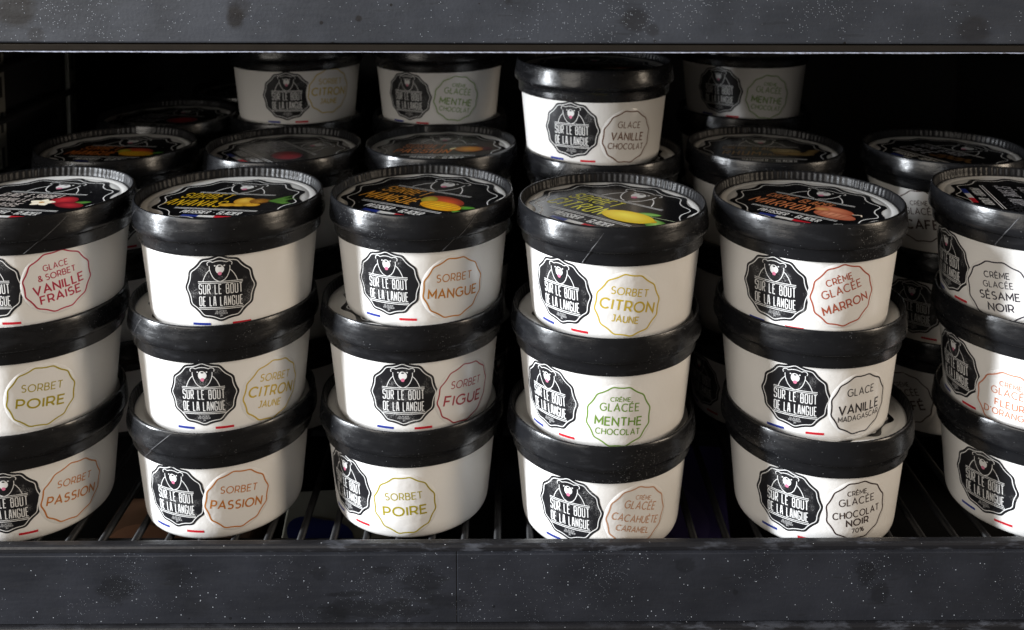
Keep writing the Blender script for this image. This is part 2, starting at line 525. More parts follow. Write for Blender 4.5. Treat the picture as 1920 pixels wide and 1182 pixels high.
def cup_r(z): return 40.6+4.0*z/40
def on_cup(z0, phi0=0.0, rot=0.0):
    cr, sr = math.cos(R(rot)), math.sin(R(rot))
    def f(u, v, h):
        x, y = u*cr-v*sr, u*sr+v*cr
        z = z0+y*0.995
        a = phi0+x/cup_r(z); r = cup_r(z)+h
        return (r*math.sin(a), -r*math.cos(a), z)
    return f
def flat(u, v, h): return (u, v, h)

WHITE = (0.74, 0.74, 0.73); GREY = (.42, .42, .42); PINK = srgb('#cf7590'); BLUE = srgb('#23358c'); RED = srgb('#c5202e'); BLACK = (0.01, 0.01, 0.012)
def scal(r, amp, lobes=12, ph=0.0):
    def f(a):
        q = r*(1+amp*(math.cos((a-ph)*lobes)+.14*math.cos(2*(a-ph)*lobes)))
        return (q*math.cos(a), q*math.sin(a))
    return f
def ring(f, n=180): return [f(2*PI*i/n) for i in range(n)]

def bear(A, s, ox, oy, L, col=WHITE, wd=.42, fx=1.0):
    T = lambda p: (ox+p[0]*s*fx, oy+p[1]*s)
    mir = lambda pl: [(-x, y) for x, y in pl]
    ear = [(-3.3, 13.6)]+[(-4.6+1.5*math.cos(R(a)), 12.7+1.45*math.sin(R(a))) for a in range(40, 236, 20)]
    face = [(-5.0, 11.4), (-5.0, 9.6), (-4.5, 7.2), (-3.6, 4.8), (-2.4, 3.0), (-1.2, 2.2), (-.6, 1.9)]
    shoulder = [(-4.9, 9.0), (-6.0, 7.8), (-7.1, 5.9), (-7.9, 3.9), (-8.5, 1.8)]
    for pl in (ear, face, shoulder):
        A.line([T(p) for p in pl], wd*s, col, L); A.line([T(p) for p in mir(pl)], wd*s, col, L)
    A.line([T(p) for p in [(-3.3, 13.6), (-1.6, 14.3), (0, 14.5), (1.6, 14.3), (3.3, 13.6)]], wd*s, col, L)
    for sx in (-1, 1): A.ellipse(*T((sx*2.3, 11.5)), .42*s*fx, .42*s, 0, col, col, L, 10, 1)
    A.ellipse(*T((0, 9.4)), 2.15*s*fx, 2.75*s, 0, col, col, L, 28, 2, amp=.03)
    A.ellipse(*T((0, 11.2)), .75*s*fx, .5*s, 0, BLACK, BLACK, L+.05, 14, 1)
    A.ellipse(*T((0, 6.7)), .95*s*fx, 1.1*s, 0, PINK, PINK, L+.05, 16, 1)

def make_badge():
    A = Art()
    f = scal(16.9, .024)
    A.blob(0, 0, f, BLACK, BLACK, .07, 1, 144, 9)
    A.line(ring(scal(15.6, .026))+[scal(15.6, .026)(0)], .42, WHITE, .13, True)
    bear(A, .84, 0, 2.0, .13, fx=1.15)
    for y in (3.5, 2.7, -10.0, -10.8):
        A.line([(-10.6, y), (10.6, y)], .34, WHITE, .13)
    A.text("SUR LE BOUT", 0, -.45, 4.8, .46, WHITE, .13, TEC, 20.8, gap=.36)
    A.text("DE LA LANGUE", 0, -6.75, 4.7, .46, WHITE, .13, TEC, 20.8, gap=.36)
    A.text("GLACIER", 0, -12.1, .8, .15, GREY, .13, TEC, 5)
    A.text("PATISSIER", 0, -13.2, .8, .15, GREY, .13, TEC, 6)
    A.text("34", 0, -14.3, .8, .15, GREY, .13, TEC, 1.3)
    return A.build("badge", on_cup(23.3), [M['ink'], M['badge']])

def make_flag():
    A = Art()
    A.line([(-14, 0), (-5.2, 0)], 1.25, BLUE, .07)
    A.line([(5.2, 0), (14, 0)], 1.25, RED, .07)
    return A.build("flag_stripes", on_cup(4.7), [M['ink']])

def make_sticker(lines, col, z, phi, rot):
    A = Art()
    def circ(a): return (17.2*math.cos(a), 17.2*math.sin(a))
    A.blob(0, 0, circ, WHITE, WHITE, 0.04, 1, 96, 20, prof=lambda t: .24 if t < .97 else .0)
    g = scal(15.5, .022, 12, PI/12)
    A.line(ring(g)+[g(0)], .7, col, .31, True)
    for (t, y, h, wd, width) in lines:
        A.text(t, 0, y, h, wd*1.1, col, .31, GEO, width, gap=.29)
    return A.build("flavour_sticker", on_cup(z, R(phi), rot), [M['ink'], M['film']])

# ------------------------------------------------------------------ fruit pictures printed on the lid labels
def C(h): return srgb(h)
def fruit(A, kind, x, y, s, L):
    E = lambda cx, cy, rx, ry, rot, a, b, l=0, **k: A.ellipse(x+cx*s, y+cy*s, rx*s, ry*s, rot, C(a), C(b), L+l, **k)
    LF = lambda a, b, c, d, w_, c0, c1, l=0: A.leaf(x+a*s, y+b*s, x+c*s, y+d*s, w_*s, C(c0), C(c1), L+l)
    LN = lambda pts, wd, c, l: A.line([(x+p[0]*s, y+p[1]*s) for p in pts], wd*s, C(c), L+l)
    if kind == 'pineapple':
        E(-3, 2, 6.5, 7, 0, '#f3cf58', '#c48a1c', sh=(-1, 2))
        for dx, dy in ((-10, -7), (-3, -6), (4, -5)):
            E(dx, dy, 5.5, 3.2, 8, '#f0c63f', '#b9801c', .05); E(dx, dy, 1.4, .9, 8, '#d9a22a', '#c89020', .1)
        E(6, 3, 6, 5, 10, '#e3a83b', '#7d4f1a', .05)
        for i in range(4):
            LN([(2+i*2.4, -1), (5+i*2.2, 7)], .45, '#7a4a18', .12); LN([(1, 0+i*2), (11, 1+i*2)], .4, '#7a4a18', .12)
        for i in range(16):
            a = R(-22+i*5.0); ln = random.uniform(12, 20)
            LF(11, 4, 11+ln*math.cos(a), 4+ln*math.sin(a)*.9, 1.4, '#1f4a1a', '#6fa544', .05+.01*(i % 4))
    elif kind == 'mango':
        LF(8, -2, 17, 2, 5, '#2c6a1e', '#5d9a34'); LF(9, -6, 16, -8, 4, '#2c6a1e', '#5d9a34')
        E(-2, 4, 11.5, 7, -8, '#d8562c', '#7d2a1e', .03, sh=(3, 1)); E(-9, 3, 4, 5, 20, '#c9b23a', '#8d8a2a', .06)
        E(1, -3, 11, 6, -4, '#f6cf2e', '#e09a16', .1, sh=(-2, 1))
        for i in range(6): LN([(-8+i*3.2, -7.2), (-5+i*3.2, 1.6)], .4, '#b8760f', .17)
        for i in range(3): LN([(-8, -6+i*2.8), (10, -6.4+i*2.8)], .4, '#b8760f', .17)
    elif kind == 'lemon':
        LF(0, 4, 11, 9, 5.5, '#3c7a2a', '#8fc063'); LF(11, 2, 20, -9, 9.5, '#2f6a20', '#9cc86a', .03)
        E(0, -2, 13, 7.4, 2, '#f8e85a', '#d9b81e', .08, sh=(-3, 2)); E(12, -1.2, 2.4, 1.8, 0, '#e3bd2c', '#c9920f', .06)
        LN([(8, 4), (22, 5.5)], .4, '#b9c7a0', .1)
    elif kind == 'chestnut':
        E(-1, 4.5, 10.5, 5.8, -6, '#d98a66', '#9a4a32', .03, sh=(-2, 2)); E(-7, 3, 4, 3.4, 10, '#d9a36a', '#b06a3a', .07)
        E(2, -3.5, 11, 6, -2, '#e09a78', '#a5523a', .1, sh=(-3, 2)); LN([(9, 3), (13, 5), (14, 2.5)], .8, '#e7d8c4', .15)
        for i in range(5): LN([(-6+i*3, -7), (-5+i*3.4, .5)], .28, '#8d3f22', .17)
    elif kind == 'strawberry':
        LF(8, 0, 17, 4, 5, '#2c5a22', '#5d8f3e'); E(2, 4, 7, 6.5, 15, '#cf3038', '#7d1420', .04, sh=(-1, 2)); E(9, -3, 8, 4.6, -12, '#b92a34', '#6a101c', .08)
        for i in range(5): LF(-7, -1, -7+7*math.cos(R(72*i+20)), -1+5.5*math.sin(R(72*i+20)), 4.6, '#efe6cc', '#fff7e2', .12)
        E(-7, -1, 1.4, 1.2, 0, '#d9a33a', '#b9862a', .17)
    elif kind == 'fig':
        E(0, 0, 9, 7.5, 0, '#b2303a', '#7c1a28', .05, sh=(-1, 1)); E(0, 0, 10.2, 8.6, 0, '#c8b5ae', '#4a2030', .02)
    elif kind == 'passion':
        E(7, 2, 9, 6, 0, '#5a2a34', '#2a1018'); E(1, 0, 9, 7.2, 0, '#d99a3c', '#9a5a24', .05, sh=(-1, 1)); LF(-11, -2, -7, 3, 3, '#e8d8a0', '#fff0c0', .1)
    elif kind == 'raisin':
        E(-3, 3, 9, 5.2, 0, '#cbb98a', '#8d7c50', .03); E(1, -3, 12, 4, -4, '#b59a62', '#7a6238', .06)
        for i in range(5): E(8+i*1.6, -5+i*2.8, 4, 1.7, 10, '#a88f5c', '#5f4c2a', .1)
        for i in range(6): E(-8+i*2.6, 3+(i % 3)*1.2-1, .8, .6, 0, '#4b3a24', '#3b2a1a', .13)
    elif kind == 'beans':
        for i in range(9): E(-10+i*2.6, -4+(i*5 % 9)-2, 3.2, 1.9, i*41, '#6d4f2a', '#33220f', .02*i+.02)
    elif kind == 'seeds':
        for i in range(40): E(random.uniform(-12, 12), random.uniform(-7, 6), 1.3, .75, random.uniform(0, 180), '#3a3a40', '#131316', .01*(i % 8)+.02)
    elif kind == 'chocolate':
        E(0, 0, 9, 6, 0, '#6a2018', '#3a100c', .03); LF(-10, -4, 8, -6, 4, '#b9a890', '#e0d2bc', .08); LF(-2, -2, 12, 2, 3.5, '#8d1f22', '#b0343a', .1)

def make_lid_label(rad, lines, col, kind, fx=13, fy=-4, fs=1.0):
    A = Art()
    s = rad/37
    A.blob(0, 0, scal(rad, .046), BLACK, BLACK, 0.07, 1, 144, 5)
    A.line(ring(scal(rad*.915, .048))+[scal(rad*.915, .048)(0)], .62, WHITE, .12, True)
    bear(A, 1.42*s, 0, 9.2*s, .12, wd=.4, fx=1.15)
    for y in (10.6, 9.4): A.line([(-21*s, y*s), (21*s, y*s)], .45, WHITE, .12)
    for (t, x, y, h, wd, width) in lines:
        A.text(t, x*s, y*s, h*s, wd*.56*s, col, .12, TEC, width*s, gap=.36, shear=.22)
    for y in (-17.2, -18.6): A.line([(-22*s, y*s), (22*s, y*s)], .5, WHITE, .12)
    A.text("PATISSIER - GLACIER", 0, -23.2*s, 4.6*s, .55*s, WHITE, .12, TEC, 31*s, gap=.34, shear=.15)
    for x, c in ((-8.6, BLUE), (0, WHITE), (8.6, RED)):
        A.line([((x-4.3)*s, -29.4*s), ((x+4.3)*s, -29.4*s)], 3.0*s, c, .12)
    fruit(A, kind, fx*s, fy*s, fs*s, .16)
    return A.build("lid_label", flat, [M['ink'], M['label']])

# ------------------------------------------------------------------ cup, lid
PS = 54.5      # rise of one tub in a stack
H = 59.5       # top of a tub's rim
def make_cup(seed):
    rn = random.Random(seed)
    a1, a2 = rn.uniform(0, 6), rn.uniform(0, 6)
    prof = [(0, 1.2), (37.5, 1.2), (38.2, .2), (39.2, 0), (40.1, .35), (40.6, 1.6)]
    for z in (4, 8, 12, 16, 20, 24, 28, 32, 36, 40, 44, 50): prof.append((cup_r(z), z))
    prof += [(cup_r(52)-1, 52.4), (0, 52.4)]
    f = lambda a, r, z, j: 0.10*math.sin(2*a+a1)+0.05*math.sin(5*a+a2+z*.05) if z > 3 else 0
    V, F = lathe(prof, 128, lambda a, r, z, j: 0)
    return mesh("cup", V, F, [M['paper']])
CREASE = 92
def make_lid(seed):
    rn = random.Random(seed)
    ph = [rn.uniform(0, 6.28) for _ in range(8)]
    jit = [rn.uniform(.25, 1.35) for _ in range(CREASE+1)]
    # profile: local z = 0 at the top of the rim
    prof = [(44.75, -6.5), (44.95, -18.6), (45.4, -19.2), (46.3, -19.15), (46.4, -18.6), (46.45, -16), (46.5, -13.4), (46.9, -12.7), (48.4, -12.25),
            (48.9, -11.6), (49.0, -10.3), (48.85, -8.2), (48.55, -6), (48.15, -3), (47.85, -1.0), (47.6, -.3), (47.25, -.02), (46.9, -.05), (46.55, -.5),
            (46.4, -1.4), (46.15, -3), (45.8, -4.6), (45.1, -5.35), (30, -5.4), (0, -5.4)]
    def rf(a, r, z, j):
        d = 0.0
        if j < 16:
            d += 0.16*math.sin(2*a+ph[0])+.10*math.sin(5*a+ph[1]+z*.1)+.06*math.sin(11*a+ph[2]+z*.25)
        if 7 <= j <= 12:
            d += 0.10*math.sin(7*a+ph[3])*math.sin(z*.6+3*a)
        if 16 <= j <= 21:
            t = (a/(2*PI)*CREASE) % 1.0
            k = jit[int(a/(2*PI)*CREASE) % CREASE]
            amt = {16: .06, 17: .12, 18: .3, 19: .5, 20: .5, 21: .3}[j]
            d -= amt*k*(0.5+0.5*math.cos(2*PI*t))
        return d
    V, F = lathe(prof, CREASE*6, rf)
    n = len(prof)-1
    fm = [1 if 17 <= (i % n) <= 21 else 0 for i in range(len(F))]
    # the first ring under the rim sags a little unevenly
    V = [(x, y, z+0.12*math.sin(3*math.atan2(x, -y)+ph[4])*(1 if z > -5 else .4)) for x, y, z in V]
    return mesh("lid", V, F, [M['lid'], M['pleat']], fm)
def make_panel():
    prof = [(45.0, -5.3), (45.0, -5.0), (44.0, -4.85), (41.2, -4.95), (40.8, -5.10), (40.3, -4.95), (38, -4.97), (20, -5.0), (0, -5.0)]
    V, F = lathe(prof, 96)
    return mesh("panel", V, F, [M['panel']])
def make_seam(seed):
    """diagonal overlap of the lid's card band, a thin worn ridge down the skirt"""
    rn = random.Random(seed)
    pr = [(47.6, -1.0), (48.15, -2.6), (48.65, -5), (49.05, -7.8), (49.2, -10.2), (49.05, -11.5), (48.5, -12.4), (47.35, -13), (47.0, -13.8), (46.95, -16), (46.85, -18.4)]
    sl = rn.uniform(.012, .026); V, F = [], []
    for i, (r, z) in enumerate(pr):
        a = z*sl+rn.uniform(-.002, .002)
        wv = rn.uniform(.20, .42)/49
        for da, dr in ((-wv, .0), (0, .16), (wv, .0)):
            V.append(((r+dr)*math.sin(a+da), -(r+dr)*math.cos(a+da), z))
    for i in range(len(pr)-1):
        for k in (0, 1): F.append((i*3+k, i*3+k+1, i*3+k+4, i*3+k+3))
    return mesh("seam", V, F, [M['seam']])

CUPS = [make_cup(i) for i in range(2)]
LIDS = [make_lid(i) for i in range(3)]
PANEL = make_panel(); BADGE = make_badge(); FLAG = make_flag(); SEAMS = [make_seam(i) for i in range(4)]

# lid labels: (text, x, y, cap height, stroke, width)
YEL = srgb('#e3b820'); LIM = srgb('#d6cf3a'); ORA = srgb('#d9952c'); BRW = srgb('#c9794a'); CRM = srgb('#d9cfc8'); GLD = srgb('#a88650'); SIL = srgb('#b9b9c0'); SAF = srgb('#d0762a')
LID = {
 'ananas': lambda: make_lid_label(37, [("SORBET", -13.5, 3.6, 8.2, 1.2, 26), ("ANANAS", -15, -8.6, 9.6, 1.5, 31)], YEL, 'pineapple', 11.5, -4, .85),
 'mangue': lambda: make_lid_label(41, [("SORBET", -11, 3.6, 8.2, 1.2, 24), ("MANGUE", -12, -8.6, 9.6, 1.6, 30)], ORA, 'mango', 15, -6, 1.0),
 'mangue_far': lambda: make_lid_label(37, [("SORBET", -11, 3.6, 8.2, 1.2, 24), ("MANGUE", -12, -8.6, 9.6, 1.6, 30)], SAF, 'mango', 15, -6, 1.0),
 'citron': lambda: make_lid_label(41, [("SORBET", -11, 3.6, 8.2, 1.25, 26), ("CITRON", -12, -8.6, 9.8, 1.6, 30)], LIM, 'lemon', 14, -6, 1.0),
 'marron': lambda: make_lid_label(37.5, [("CRÈME GLACÉE", -5, 3.6, 6.2, 1.1, 34), ("MARRON", -10, -8.2, 9.6, 1.6, 31)], BRW, 'chestnut', 16, -7, .95),
 'fraise': lambda: make_lid_label(38, [("GLACE & SORBET", -6, 4.6, 5.2, .9, 33), ("VANILLE", -12, -3.2, 5.2, .9, 20), ("FRAISE", -12, -11.2, 5.2, .9, 19)], CRM, 'strawberry', 13, -5, 1.0),
 'sesame': lambda: make_lid_label(37, [("CRÈME GLACÉE", -3, 3.8, 6.0, 1.0, 36), ("SÉSAME NOIR", -4, -7.0, 7.4, 1.2, 36)], SIL, 'seeds', 19, -10, .8),
 'figue': lambda: make_lid_label(39, [("SORBET", -12, 3.6, 8.2, 1.0, 22), ("FIGUE", -13, -8.4, 8.0, 1.3, 23)], SIL, 'fig', 12, -4, 1.05),
 'passion': lambda: make_lid_label(39, [("SORBET", -10, 3.6, 8.2, 1.3, 25), ("PASSION", -10, -8.4, 8.4, 1.6, 33)], SAF, 'passion', 16, -3, .95),
 'rhum': lambda: make_lid_label(39, [("CRÈME GLACÉE", -7, 4.2, 5.6, .9, 34), ("RHUM", -14, -7.6, 8.4, 1.5, 22), ("RAISIN", 5, -9.4, 4.4, .8, 14)], GLD, 'raisin', 15, -3, 1.0),
 'cafe': lambda: make_lid_label(38, [("CRÈME GLACÉE", -5, 4.2, 5.6, .9, 34), ("CAFÉ", -12, -7.6, 8.4, 1.4, 20)], SIL, 'beans', 12, -5, 1.0),
 'choc': lambda: make_lid_label(37, [("GLACE VANILLE", -5, 3.6, 5.4, .9, 32), ("CHOCOLAT", -8, -8.2, 7.0, 1.2, 30)], srgb('#6a3a36'), 'chocolate', 15, -6, .9),
}
_lc = {}
def lid_mesh(k):
    if k not in _lc: _lc[k] = LID[k]()
    return _lc[k]

# flavour stickers: lines are (text, y, cap height, stroke, width)
INK = dict(red=srgb('#ad2c46'), poire=srgb('#a3951a'), passion=srgb('#bd752c'), citron=srgb('#c3a93a'), mangue=srgb('#bb7a2a'), figue=srgb('#a23840'), menthe=srgb('#6f9238'),
           cacah=srgb('#bd8f72'), marron=srgb('#a9523a'), black=srgb('#241d22'), choco=srgb('#33211f'), vchoc=srgb('#70503f'), sesame=srgb('#2a2530'), fleur=srgb('#c07a5c'), cafe=srgb('#4a352e'))
STK = {
 'fraise': ('red', [("GLACE", 8.4, 3.0, .42, 11.5), ("& SORBET", 3.6, 3.0, .42, 17.5), ("VANILLE", -2.2, 4.3, .85, 24), ("FRAISE", -7.8, 4.1, .85, 19.5)]),
 'poire': ('poire', [("SORBET", 5.0, 3.7, .46, 19), ("POIRE", -3.2, 4.6, .8, 22.5)]),
 'passion': ('passion', [("SORBET", 5.4, 3.6, .46, 18.5), ("PASSION", -2.8, 4.4, .75, 26)]),
 'citron': ('citron', [("SORBET", 6.8, 3.6, .46, 18.5), ("CITRON", -.4, 5.0, .8, 27), ("JAUNE", -7.2, 3.3, .55, 13.5)]),
 'mangue': ('mangue', [("SORBET", 5.4, 3.8, .46, 19), ("MANGUE", -2.8, 4.6, .8, 26.5)]),
 'figue': ('figue', [("SORBET", 5.0, 3.8, .46, 19.5), ("FIGUE", -3.4, 5.0, .85, 24)]),
 'menthe': ('menthe', [("CRÈME", 9.2, 2.1, .36, 10), ("GLACÉE", 5.0, 3.9, .5, 19.5), ("MENTHE", -2.4, 4.2, .8, 23.5), ("CHOCOLAT", -7.9, 3.0, .5, 22)]),
 'cacah': ('cacah', [("CRÈME", 9.8, 2.1, .36, 9), ("GLACÉE", 5.6, 3.9, .5, 18), ("CACAHUÈTE", -1.6, 3.6, .5, 26.5), ("CARAMEL", -7.2, 2.9, .45, 18.5)]),
 'marron': ('marron', [("CRÈME", 8.6, 3.2, .5, 13.5), ("GLACÉE", 3.2, 4.0, .5, 20.5), ("MARRON", -5.0, 4.1, .75, 24)]),
 'vanille': ('black', [("GLACE", 7.2, 3.8, .45, 15.5), ("VANILLE", -1.8, 4.6, .75, 24), ("MADAGASCAR", -6.8, 2.7, .45, 24)]),
 'noir70': ('choco', [("CRÈME", 10.0, 2.4, .4, 10.5), ("GLACÉE", 5.4, 3.7, .45, 19), ("CHOCOLAT", -1.6, 3.5, .6, 25.5), ("NOIR", -6.4, 3.4, .65, 12.5), ("70%", -11.0, 2.4, .5, 7)]),
 'vchoc': ('vchoc', [("GLACE", 7.2, 3.6, .45, 15.5), ("VANILLE", .2, 4.4, .7, 22), ("CHOCOLAT", -5.8, 3.4, .55, 24)]),
 'sesame': ('sesame', [("CRÈME", 8.6, 3.0, .45, 12.5), ("GLACÉE", 3.6, 3.0, .4, 14.5), ("SÉSAME", -2.2, 3.8, .65, 19.5), ("NOIR", -8.2, 3.8, .65, 12.5)]),
 'fleur': ('fleur', [("CRÈME", 9.2, 2.4, .4, 10.5), ("GLACÉE", 4.8, 3.6, .45, 18), ("FLEUR", -1.6, 3.4, .6, 14), ("D'ORANGER", -6.8, 3.2, .55, 24)]),
 'cafe': ('cafe', [("CRÈME", 8.0, 2.6, .4, 10.5), ("GLACÉE", 3.0, 3.8, .5, 18.5), ("CAFÉ", -5.2, 5.2, .9, 20)]),
}

# ------------------------------------------------------------------ the freezer round the tubs
XL, XR, YB = -305, 470, 440
def setting(name, bl, mat, bev=.5):
    o = box_obj(name, bl, [M[mat]], bev=bev)
    tag(o, None, None, None, 'structure'); return o
setting("freezer_back_wall", [(XL-12, XR+12, YB, YB+12, -260, 420)], 'cab')
setting("freezer_side_wall", [(XL-12, XL, 20, YB-.5, -260, 420)], 'cab')
setting("freezer_side_wall", [(XR, XR+12, 20, YB-.5, -260, 420)], 'cab')
setting("freezer_floor", [(XL+.5, XR-.5, -60, YB-.5, -260, -250)], 'cab')

# wire shelf the tubs stand on
ws = bpy.data.objects.new("wire_shelf", None); COL.objects.link(ws)
ws.location = (0, 0, 0)
tag(ws, "black wire shelf with frosted front bar carrying the front stacks of tubs", "shelf")
rod = None
x = XL+8
while x < XR-5:
    V, F = tube((0, -50, -2.3), (0, YB-6, -2.3), 2.0, 8, .05)
    if rod is None: rod = mesh("rod", V, F, [M['wire']])
    o = obj("rod", rod, ws, (x, 0, 0)); x += 16.6
for yy in (-30, 80, 200, 320, 430):
    V, F = tube((XL+4, yy, -7.2), (XR-4, yy, -7.2), 2.8, 10)
    obj("cross_bar", mesh("cross_bar", V, F, [M['wire']]), ws)
fb = box_obj("front_bar", [(XL, XR, -56.4, -51, 3, 9.8)], [M['bar']], ws, bev=1.4)
fb.rotation_euler = (0, R(-.33), 0); fb.location = (0, 0, .4*MM)

# lower price rail: face, top lip, bottom ridge
def rail(name, label, z0, z1, y, mat, seg):
    t = bpy.data.objects.new(name, None); COL.objects.link(t)
    t.location = (0, y*MM, z0*MM)
    tag(t, label, "shelf rail", "price rails along the shelf fronts")
    for nm, b, mt, bv in seg:
        V, F, fm = boxes([b], bv)
        obj(nm, mesh(nm, V, F, [M[mt]], fm, False), t)
    return t
r1 = rail("shelf_rail", "dark speckled rail below the tubs with smeared stains and a seam", -40, 2, -56.6, 'rail_low', [
    ("rail_face", (XL, 16, -2.5, 0, 12.4, 47.2), 'rail_low', .4), ("rail_face", (16.07, XR, -2.5, 0, 12.4, 47.2), 'rail_low', .4),
    ("bottom_ridge", (XL, XR, -5.0, -.2, 8, 12.2), 'bar', 1.2), ("back_plate", (XL, XR, .3, 2.6, 4, 40), 'bar', .5)])
r1.rotation_euler = (0, R(-.33), 0)
for ch in r1.children:
    if ch.name.startswith('rail_face'):       # texture space measured from the rail's top edge
        for v in ch.data.vertices: v.co.z -= 47.2*MM
        ch.location.z = 47.2*MM
r2 = rail("shelf_rail", "greyer upper rail with dark drip spots above the tubs", 249, 300, -58, 'rail_up', [
    ("rail_face", (XL-30, XR, -3, 0, 5.6, 52), 'rail_up', .8),
    ("glossy_edge", (XL-30, XR, -2.0, 2.5, 1.9, 5.0), 'gloss', .6)])
# line of rime along the bottom edge of the upper rail
V, F, n = [], [], 700
for i in range(n):
    xx = XL-28+(XR-XL+28)*i/(n-1)
    d = .62+.12*math.sin(xx*.041)+.10*math.sin(xx*.113+1)+random.uniform(0, .08)
    bl = (-2.2 - random.uniform(0, .35), 2.2)
    V += [(xx, bl[0], 1.75), (xx, bl[0]-.25, 1.75-d*.55), (xx, bl[0]+.2, 1.75-d), (xx, bl[1], 1.75-d*.5), (xx, bl[1], 1.75)]
for i in range(n-1):
    for k in range(4): F.append((i*5+k, i*5+5+k, i*5+6+k, i*5+1+k))
o = obj("rime_edge", mesh("rime_edge", V, F, [M['frost']]), r2)

us = box_obj("freezer_shelf", [(XL+1, XR-1, -54, YB-1, 0, 4)], [M['cab']], None, (0, 0, 251))  # unseen upper shelf, made a solid slab instead of wires to block light from above
tag(us, "black shelf above the tubs behind the upper speckled rail", "shelf")

def thing(name, label, cat, loc, group=None):
    t = bpy.data.objects.new(name, None); COL.objects.link(t)
    t.location = tuple(c*MM for c in loc)
    return tag(t, label, cat, group)

# side guard: black rods along the left wall with a pale slotted strip behind
g = thing("side_guard", "black wire guard along the dark left side wall", "guard", (XL+14, 0, 0))
for z in (40, 74, 108, 142, 176, 210, 236):
    V, F = tube((0, 25, z), (0, YB-10, z), 2.4, 8)
    obj("guard_rod", mesh("guard_rod", V, F, [M['wire']]), g)
def upright(x, y, label, rx=False):
    t = thing("shelf_upright", label, "upright", (x, y, -240), "uprights holding the shelves")
    bl = [(-7, 7, -1.6, 1.6, 0, 640)] if not rx else [(-1.6, 1.6, -6, 6, 0, 640)]
    box_obj("strip", bl, [M['steel']], t)
    sl = [(-1.6, 1.6, -2.0, -1.7, 20+i*24, 34+i*24) if not rx else (1.7, 2.0, -1.6, 1.6, 20+i*24, 34+i*24) for i in range(25)]
    box_obj("slots", sl, [M['cab']], t, bev=.05)
    return t
upright(XL+3, 150, "grey slotted upright behind the left wire guard, nearer the front", True)
upright(XL+3, 260, "grey slotted upright behind the left wire guard, further back", True)
u = upright(294, YB-4, "grey upright at the dark back wall right of the tall stacks")
u = upright(146, YB-4, "grey upright with brass clip glimpsed between two tall stacks")
V, F = lathe([(0, 0), (8, 0), (9, 3), (5, 6), (5, 8), (9, 11), (9, 16), (0, 17)], 24)
obj("clip", mesh("clip", V, F, [M['brass']]), u, (2, -12, 430))

# ------------------------------------------------------------------ tubs
GROUP = "ice cream tubs stacked on the freezer shelf"
protos = {}
def tub(x, y, level, label, badge=0, sticker=None, lid=None, lid_rot=0, seam=None, group=GROUP, flags=True):
    """sticker = (flavour, phi, z, rot); badge = phi in degrees"""
    t = bpy.data.objects.new("ice_cream_tub", None); COL.objects.link(t)
    t.location = (x*MM, y*MM, (level-1)*PS*MM)
    t.rotation_euler = (R(random.uniform(-.3, .3)), R(random.uniform(-.3, .3)), 0)
    t['label'] = label; t['category'] = "tub"; t['group'] = group
    rb = R(badge)
    c = obj("cup", CUPS[random.randrange(2)], t, (0, 0, 0), rb)
    obj("badge", BADGE, c)
    obj("flag_stripes", FLAG, c)
    if sticker:
        k, phi, z, rot = sticker
        ink, lines = STK[k]
        obj("flavour_sticker", make_sticker(lines, INK[ink], z, phi-badge, rot), c)
    l = obj("lid", LIDS[random.randrange(3)], t, (0, 0, H), R(lid_rot))
    obj("panel", PANEL, l)
    obj("lid_label", lid_mesh(lid or 'choc'), l, (0, 0, -4.94))
    if seam is not None: obj("seam", SEAMS[random.randrange(4)], l, (0, 0, 0), R(seam-lid_rot))
    return t

# first column, cut by the left edge
tub(-206.6, -.2, 3, "tub with red strawberry vanilla sticker, top of the leftmost front stack", -7, ('fraise', 36, 24.2, 9), 'fraise', -8, 44)
tub(-212, -.4, 2, "tub with olive POIRE sticker in the middle of the leftmost front stack", -60, ('poire', 30, 20.5, -6), 'choc', 30)
tub(-215, -.5, 1, "bottom tub of leftmost front stack with orange PASSION sticker, badge cut by frame", 9, ('passion', 52, 20.2, -8), 'choc', 80, -40)
# second column
tub(-105.5, -.7, 3, "front tub with pineapple picture on its lid and no flavour sticker showing", 8.5, None, 'ananas', -8, -52)
tub(-110.4, 2, 2, "tub with CITRON JAUNE sticker under the pineapple tub", 1, ('citron', 48, 18.8, -12), 'choc', 130, -40)
tub(-112.6, 3.4, 1, "bottom tub with whole orange PASSION sticker under two tubs of pineapple stack", -18.5, ('passion', 24, 20.8, -8), 'choc', 210, -14)
# third column
tub(-5.2, 5.2, 3, "front tub with mango lid picture and orange MANGUE sticker", -19, ('mangue', 26, 20.2, -2), 'mangue', -29, 42)
tub(-9.8, 2.3, 2, "tub with red FIGUE sticker under the mango tub", -2, ('figue', 42, 18.8, -8), 'choc', 20)
tub(-11.5, 4.4, 1, "bottom tub of the mango stack with yellow POIRE sticker facing front", -46, ('poire', 0, 18.8, 4), 'choc', 60, -60)
# fourth column
tub(93.2, -12.1, 3, "front tub with lemon picture on lid and yellow CITRON sticker", -40.5, ('citron', 5, 20, -8), 'citron', -40, -8)
tub(90.6, -11.2, 2, "tub with green MENTHE CHOCOLAT sticker under the lemon lid tub", -45.5, ('menthe', 4, 18.5, -3), 'choc', 100)
tub(88.9, -9.3, 1, "bottom tub with pale brown CACAHUÈTE sticker half behind the front bar", -26, ('cacah', 20, 20.5, -16), 'choc', 10)
# fifth column
tub(194.7, -6.8, 3, "front tub with chestnut picture on lid and tilted brown MARRON sticker", -36, ('marron', 8, 23, 19), 'marron', -38)
tub(198.5, -2.6, 2, "tub with black VANILLE MADAGASCAR sticker and frosty lid under the chestnut tub", -24, ('vanille', 20, 19.8, 3), 'choc', 70)
tub(202.9, -4.6, 1, "bottom tub of the chestnut stack with CHOCOLAT NOIR 70% sticker", -34, ('noir70', 12, 21.8, 6), 'choc', 215)
